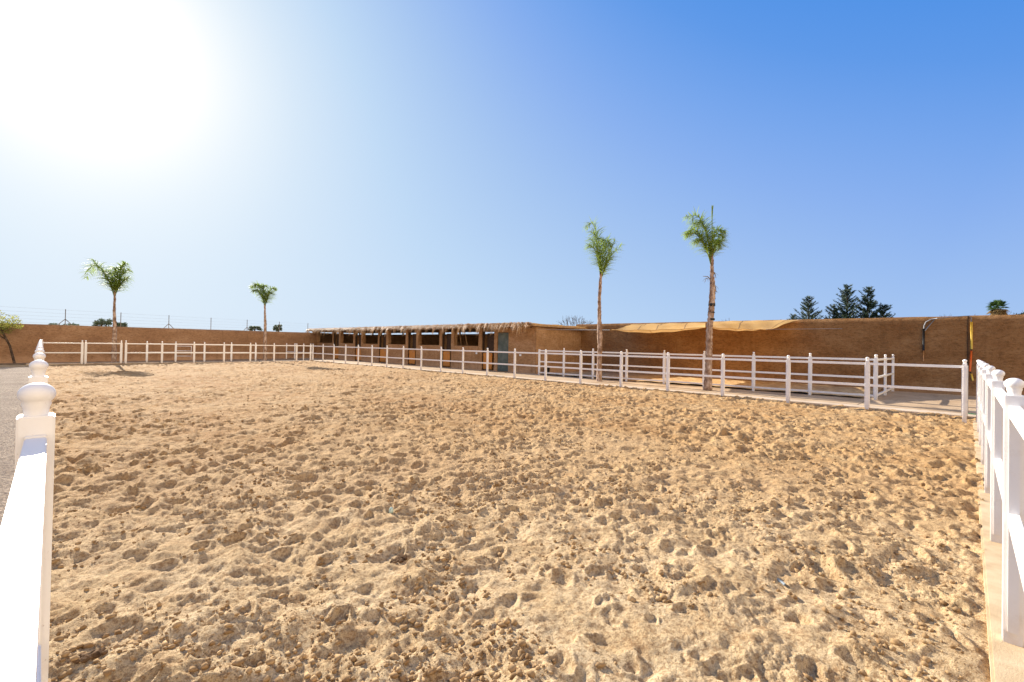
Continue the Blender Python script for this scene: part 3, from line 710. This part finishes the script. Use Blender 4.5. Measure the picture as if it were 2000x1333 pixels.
sail('left tan shade sail, tip tied toward the stable and right corner at the banded palm', (16.95, 10.80, 2.24), (16.75, 6.72, 2.30), (WX-.03, 9.05, 2.80), (WX-.03, 13.05, 2.76), .22, (.22, .45, .78), 1)
sail('right tan shade sail, from the banded palm to a corner on the earthen wall', (16.80, 6.60, 2.27), (19.9, 5.62, 2.32), (WX-.03, 5.10, 2.83), (WX-.03, 8.98, 2.82), .1, (.42, .9), 2, .16)
mb = MB(); mb.tube([(16.95, 10.8, 2.24), (17.6, 13.4, 2.3), (SXF, 16.03, 2.38)], .006, 5)
tag(mb.build('guy_wire', M['wire_metal']), 'thin wire from the stable corner to the left sail tip', 'wire')
mb = MB(); mb.tube([(19.9, 5.62, 2.32), (WX-.02, 3.6, 2.42)], .007, 5)
tag(mb.build('guy_wire', M['wire_metal']), 'thin wire from the right sail to the bare earthen wall', 'wire')

# ------------------------------------------------------------------ things on and near the right wall
kx = .94
g_ = empty('gooseneck_pipe', (WX-.05, 1.13, 1.6), label='dark bent metal pipe with a diagonal brace on the right wall, sagging to the joint', cat='pipe')
def G(name, mb, m, par=None):
    o = mb.build(name, M[m], par or g_)
    if par is None: o.location = -Vector(g_.location)
    return o
W = WX-.05
def z_(z): return 1.5+(z-1.5)*kx
mb = MB(); mb.tube([(W, 1.14, z_(1.62)), (W, 1.14, z_(2.55)), (W, 1.09, z_(2.70)), (W, .95, z_(2.80)), (W, .79, z_(2.83))], .022, 8); G('pipe', mb, 'grey_metal')
mb = MB(); mb.tube([(W, 1.12, z_(2.37)), (W, .86, z_(2.79))], .018, 8); G('brace', mb, 'grey_metal')
mb = MB(); mb.tube([(W-.01, 1.15, z_(1.6)), (W-.01, 1.15, z_(2.45))], .034, 8); G('sleeve', mb, 'black_plastic')
mb = MB(); mb.tube([(W, 1.15, z_(1.18)), (W, 1.15, z_(1.6))], .012, 8); G('tube', mb, 'copper_tube')
mb = MB(); mb.tube([(W, .80, z_(2.83)), (W, .45, z_(2.87)), (W, .1, z_(2.90)), (W, -.02, z_(2.90)), (W, -.075, z_(2.84)), (W, -.08, z_(2.68))], .012, 8); G('cable', mb, 'grey_metal')
c_ = empty('sleeved_cable', (W, -.1, 1.6), label='hanging cable in yellow and orange sleeves on the right earthen wall', cat='cable')
for nm, y0, zz0, y1, zz1, r_, m_ in (('yellow_sleeve', -.085, 2.68, -.09, 1.68, .028, 'yellow_plastic'), ('orange_sleeve', -.085, 1.62, -.055, .86, .028, 'orange_plastic'), ('core', -.09, 1.68, -.085, 1.60, .016, 'black_plastic'), ('core', -.055, .86, -.09, .78, .016, 'black_plastic'), ('yellow_tip', -.09, .78, -.13, .53, .026, 'yellow_plastic')):
    mb = MB(); mb.tube([(W, y0, z_(zz0)), (W-.005, (y0+y1)/2, z_((zz0+zz1)/2)), (W, y1, z_(zz1))], r_, 8); o = mb.build(nm, M[m_], c_); o.location = -Vector(c_.location)
mb = MB()
pts = [(15.3, .02, .11), (15.25, -.2, .105), (15.35, -.5, .09), (15.3, -.95, .02)]
mb.tube(pts, .012, 6); tag(mb.build('garden_hose', M['green_plastic']), 'thin green hose lying on the kerb at the right corner', 'hose')
# bucket by the end wall
mb = MB(); mb.lathe([(.14, 0), (.17, .30), (.185, .305), (.185, .32), (.165, .32), (.135, .02)], n=20)
o = mb.build('bucket', M['black_plastic'], None, (18.75, 15.75, .075)); tag(o, 'black bucket against the stable end wall behind the pen fence', 'bucket')
mb = MB(); mb.tube([(.18*math.cos(a_), 0, .31+.0+.16*math.sin(a_)) for a_ in [math.pi*i/12 for i in range(13)]], .006, 5); mb.build('handle', M['wire_metal'], o)

# ------------------------------------------------------------------ things on the sand
def dung(label, x, y, n, rad, seed):
    rp = random.Random(seed); bm = bmesh.new()
    for _ in range(n):
        a_ = rp.uniform(0, 6.28); q = rad*rp.random()**.6; X = q*math.cos(a_)*1.3; Y = q*math.sin(a_)*.8; s = rp.uniform(.006, .015)
        ret = bmesh.ops.create_icosphere(bm, subdivisions=2, radius=s)
        zz = hz(x+X, y+Y)+s*.5
        for v in ret['verts']: v.co = Vector((v.co.x*rp.uniform(.9, 1.2), v.co.y, v.co.z*.8))*rp.uniform(.86, 1.1)+Vector((X, Y, zz))
    me = bpy.data.meshes.new('dung_pile'); bm.to_mesh(me); bm.free(); me.materials.append(M['dung'])
    return tag(link('dung_pile', me, None, (x, y, 0)), label, 'dung', 'dark dung clumps on the sand')
def gpt(px_, py_, z=0.):
    v = F*910.923+cr*(px_-1000)+cu*(666.5-py_); t_ = (z-EYE)/v.z; return v.x*t_, v.y*t_
q = gpt(778, 1090); dung('small dark crumbled dung clump on pale sand, in the middle of the foreground', q[0], q[1], 60, .05, 1)
q = gpt(178, 1296); dung('large dark brown dung clump at the bottom left beside the white fence', q[0], q[1], 60, .042, 2)
q = gpt(1526, 1134); mb = MB(); mb.tube([(-.028, 0, 0), (.028, .0, .010)], .009, 12)
o = mb.build('plastic_tube', M['pipe_plastic'], None, (q[0], q[1], hz(*q)+.018), 1.1); tag(o, 'short grey plastic tube lying in the sand at the lower right', 'tube')
q = gpt(764, 1004); mb = MB(); mb.lathe([(.001, -.01), (.015, 0), (.02, .02), (.014, .045), (.001, .052)], n=9)
o = mb.build('stone', M['pale_stone'], None, (q[0], q[1], hz(*q)+.005)); tag(o, 'pale green pebble on the sand at centre left', 'stone')

# ------------------------------------------------------------------ wire fence beyond the far wall
wf = empty('wire_fence', (8, fw(8)+.5, 0), label='strands of wire on thin braced metal posts above the far left wall', cat='wire fence')
def wfp(px_): # hit on the line fw(x)+.5
    tt = (px_-1000)/910.923; # lateral = tt*depth ; X*fy-Y*fx = tt*(X*fx+Y*fy)
    a_ = fy-tt*fx; b_ = -(fx+tt*fy); return -(b_*38.7)/(a_+b_*.27)
for q, br_ in ((126.6, 1), (235, 0), (329, 1), (411.3, 0), (482, 1), (545, 0), (600.7, 1)):
    x = wfp(q); y = fw(x)+.5; mb = MB(); mb.tube([(x, y, 0), (x, y, 3.22)], .022, 6); o = mb.build('post', M['grey_metal'], wf); o.location = -Vector(wf.location)
    if br_:
        for s in (-1, 1):
            mb = MB(); mb.tube([(x, y, 2.62), (x+s*1.1, y+s*.30, 1.4)], .02, 6); o = mb.build('brace', M['grey_metal'], wf); o.location = -Vector(wf.location)
for z in (2.35, 2.55, 2.75, 2.95, 3.17):
    mb = MB(); xa, xb = -12, 22; mb.tube([(xa+(xb-xa)*i/40, fw(xa+(xb-xa)*i/40)+.5, z-.01*abs(math.sin(i*1.3))) for i in range(41)], .003, 4)
    o = mb.build('wire', M['wire_metal'], wf); o.location = -Vector(wf.location)

# ------------------------------------------------------------------ trees beyond the walls
def leafball(mb, c, rx, rz, n, s, rp):
    for _ in range(n):
        d = Vector((rp.gauss(0, 1), rp.gauss(0, 1), rp.gauss(0, 1))).normalized()*rp.random()**.45
        p = Vector(c)+Vector((d.x*rx, d.y*rx, d.z*rz)); a = Vector((rp.uniform(-1, 1), rp.uniform(-1, 1), rp.uniform(-1, 1))).normalized(); b_ = a.orthogonal().normalized()
        ss = s*rp.uniform(.6, 1.4); mb.add([p-a*ss, p+b_*ss*.4, p+a*ss, p-b_*ss*.4], [(0, 1, 2, 3)])
def conifer(label, x, y, H, R_, seed, z0=1.2, dens=1.):
    rp = random.Random(seed); root = empty('conifer_tree', (x, y, -.18), label=label, cat='conifer', group='dark conifers beyond the right wall')
    H += .18
    mb = MB(); mb.tube([(0, 0, 0), (.03, .02, H*.5), (0, 0, H*.97)], [.16, .10, .02], 8); mb.build('trunk', M['dark_bark'], root)
    mb = MB(); z = z0
    while z < H*.98:
        u = (z-z0)/(H-z0); Lr = R_*(1-u)**.75*(1 if u < .9 else .8)+.12
        for k in range(7):
            if rp.random() < .15: continue
            an = rp.uniform(0, 6.283); L = Lr*rp.uniform(.4, 1.25); d = Vector((math.cos(an), math.sin(an), 0)); p0 = Vector((0, 0, z+rp.uniform(-.1, .1)))
            tip = p0+d*L+Vector((0, 0, L*rp.uniform(.35, .9)-.0)); mid_ = p0.lerp(tip, .55)+Vector((0, 0, -.10*L))
            mb.tube([p0, mid_, tip], [.02, .013, .006], 4, False)
            for j in range(int(46*dens*L/.8)+6):
                t_ = rp.uniform(.2, 1); q = p0.lerp(mid_, t_/.55) if t_ < .55 else mid_.lerp(tip, (t_-.55)/.45)
                dd = (d*rp.uniform(-.2, .9)+Vector((rp.uniform(-1, 1), rp.uniform(-1, 1), rp.uniform(-.3, 1.1)))).normalized()
                s_2 = dd.orthogonal().normalized(); l_ = rp.uniform(.10, .24); w_ = .03
                mb.add([q-s_2*w_, q+s_2*w_, q+dd*l_], [(0, 1, 2)])
        z += .17
    mb.build('crown', M['needles'], root)
conifer('leftmost tall dark conifer showing over the right wall', 53.8, 11.35, 7.0, 1.35, 1, 3.2)
conifer('tallest dark conifer, in the middle of the group over the right wall', 54.4, 8.3, 7.95, 1.55, 2, 3.2)
conifer('dark conifer right of the tallest one over the right wall', 54.6, 6.75, 7.7, 1.45, 3, 3.2)
conifer('low dark conifer left of the tallest one, its top just over the wall', 54.2, 9.35, 6.0, 1.3, 4, 3.2)
conifer('low bushy conifer at the right end of the conifer group', 54.7, 5.6, 5.9, 1.3, 5, 3.2)
conifer('very low sparse conifer tip at the left end of the group', 53.5, 12.7, 5.2, 1.1, 6, 3.0, .7)
# fan palm
fp = empty('fan_palm', (55, -1.73, -.18), label='fan palm with green leaf fans over a dry skirt, beyond the wall at far right', cat='palm tree')
mb = MB(); mb.tube([(0, 0, 0), (0, 0, 5.4)], [.22, .17], 10); mb.build('trunk', M['palm_bark'], fp)
rp = random.Random(8)
def fan(mb, base, d, L, s, rp):
    d = Vector(d).normalized(); tip = Vector(base)+d*L; mb.tube([base, tip], [.02, .012], 4, False)
    a = d.cross(Vector((0, 0, 1))); a = a.normalized() if a.length > .05 else Vector((1, 0, 0)); b_ = a.cross(d)
    for k in range(15):
        an = -1.9+3.8*k/14; dd = (d*math.cos(an)+a*math.sin(an)).normalized(); e = tip+dd*s*rp.uniform(.8, 1.1)+Vector((0, 0, -.18*s)); sd_ = dd.cross(b_)*.035
        mb.add([tip, tip+dd*s*.5+sd_, e, tip+dd*s*.5-sd_], [(0, 1, 2, 3)])
mb = MB()
for k in range(26):
    an = rp.uniform(0, 6.28); el = rp.uniform(-.3, 1.4); fan(mb, (0, 0, 5.5), (math.cos(an)*math.cos(el), math.sin(an)*math.cos(el), math.sin(el)), rp.uniform(.28, .45), .42, rp)
mb.build('crown', M['fan_leaf'], fp)
mb = MB()
for k in range(34):
    an = rp.uniform(0, 6.28); el = rp.uniform(-1.4, -.2); fan(mb, (0, 0, 5.45), (math.cos(an)*math.cos(el), math.sin(an)*math.cos(el), math.sin(el)), rp.uniform(.25, .5), .45, rp)
mb.build('dry_skirt', M['dry_leaf'], fp)
# bare trees
def bare(label, x, y, H, spread, seed, n0=7, name='bare_tree'):
    rp = random.Random(seed); root = empty(name, (x, y, -.18), label=label, cat='tree'); mb = MB(); mb.tube([(0, 0, 0), (0, 0, H*.55)], [.12, .08], 7); mb.build('trunk', M['dark_bark'], root); mb = MB()
    def br(p, d, L, r_, dep):
        q = p+d*L; mb.tube([p, p.lerp(q, .5)+Vector((rp.uniform(-.05, .05),)*3)*L, q], [r_, r_*.8, r_*.55], 4, False)
        if dep:
            for _ in range(3): br(q, (d+Vector((rp.uniform(-.6, .6), rp.uniform(-.6, .6), rp.uniform(-.2, .5)))).normalized(), L*rp.uniform(.55, .85), r_*.6, dep-1)
    for k in range(n0):
        an = k*2*math.pi/n0+rp.uniform(-.3, .3); br(Vector((0, 0, H*.5)), Vector((math.cos(an)*spread, math.sin(an)*spread, 1)).normalized(), H*.19, .045, 3)
    mb.build('crown', M['dark_bark'], root)
bare('bare leafless branching tree beyond the stable roof corner', 44, 32.9, 5.5, .75, 3, 8)
bare('tiny bare twigs over the wall above the right shade sail', 51, 18.6, 4.9, .5, 5, 4)
bare('thin bare shrub left of the fan palm over the wall', 52, .3, 5.1, .7, 6, 5)
bare('thin bare shrub right of the fan palm over the wall', 52, -2.6, 5.0, .6, 7, 5)
def bush(label, x, y, zt, w_, h_, seed, m='far_leaf', n=900, cat='tree'):
    rp = random.Random(seed); root = empty('leafy_tree', (x, y, -.18), label=label, cat=cat); zt += .18
    mb = MB(); mb.tube([(0, 0, 0), (.05, 0, zt-h_*.6)], [.08, .05], 6)
    for _ in range(5):
        mb.tube([(.05, 0, zt-h_), (rp.uniform(-.7, .7)*w_, rp.uniform(-.7, .7)*w_, zt-h_*.3)], [.03, .01], 5)
    mb.build('trunk', M['dark_bark'], root); mb = MB()
    for _ in range(14): leafball(mb, (rp.uniform(-.8, .8)*w_, rp.uniform(-.8, .8)*w_, zt-h_*rp.uniform(.15, .95)), w_*.34, h_*.2, n//14, .09, rp)
    mb.build('crown', M[m], root)
bush('small round tree over the far wall, left of the leftmost palm', 4.04, 54.85, 3.35, .75, .9, 1)
bush('small shrub top just right of the leftmost palm trunk', 5.4, 54.7, 3.0, .45, .7, 2)
bush('low flat shrub top behind the first braced wire post', 1.8, 55, 2.75, 1.1, .6, 3)
bush('small dark shrub top right of the smallest palm', 17.9, 52, 3.35, .5, .7, 4)
bush('faint low shrub top left of the smallest palm', 15.6, 52, 3.05, .6, .5, 5)
bush('dark low shrub right of the fan palm over the wall', 55, -3.3, 5.0, .7, 1.0, 6, 'needles')
# leaning young tree at the left edge
root = empty('leaning_tree', (-.75, 37.5, 0), label='young yellow green tree with thin leaning trunk at the left edge', cat='tree')
mb = MB(); mb.tube([(0, 0, 0), (-.2, 0, 1.0), (-.55, 0, 1.9), (-.9, .1, 2.6)], [.06, .05, .04, .02], 8)
mb.tube([(-.3, 0, 1.3), (-1.1, -.1, 2.0), (-1.6, 0, 2.8)], [.035, .025, .01], 6); mb.tube([(-.5, 0, 1.8), (.1, .1, 2.3)], [.03, .01], 6); mb.build('trunk', M['dark_bark'], root)
rp = random.Random(12); mb = MB()
for c in [(-.9, 0, 2.7), (-1.4, .2, 3.0), (-1.6, -.2, 2.4), (-.3, .1, 2.4), (-.9, 0, 2.1), (-1.3, 0, 1.8), (-.5, 0, 1.9), (-1.9, 0, 2.9), (-.1, 0, 2.15), (-1.1, 0, 3.3), (-2.1, 0, 2.2)]:
    leafball(mb, c, .50, .36, 190, .06, rp)
mb.build('crown', M['olive_leaf'], root)
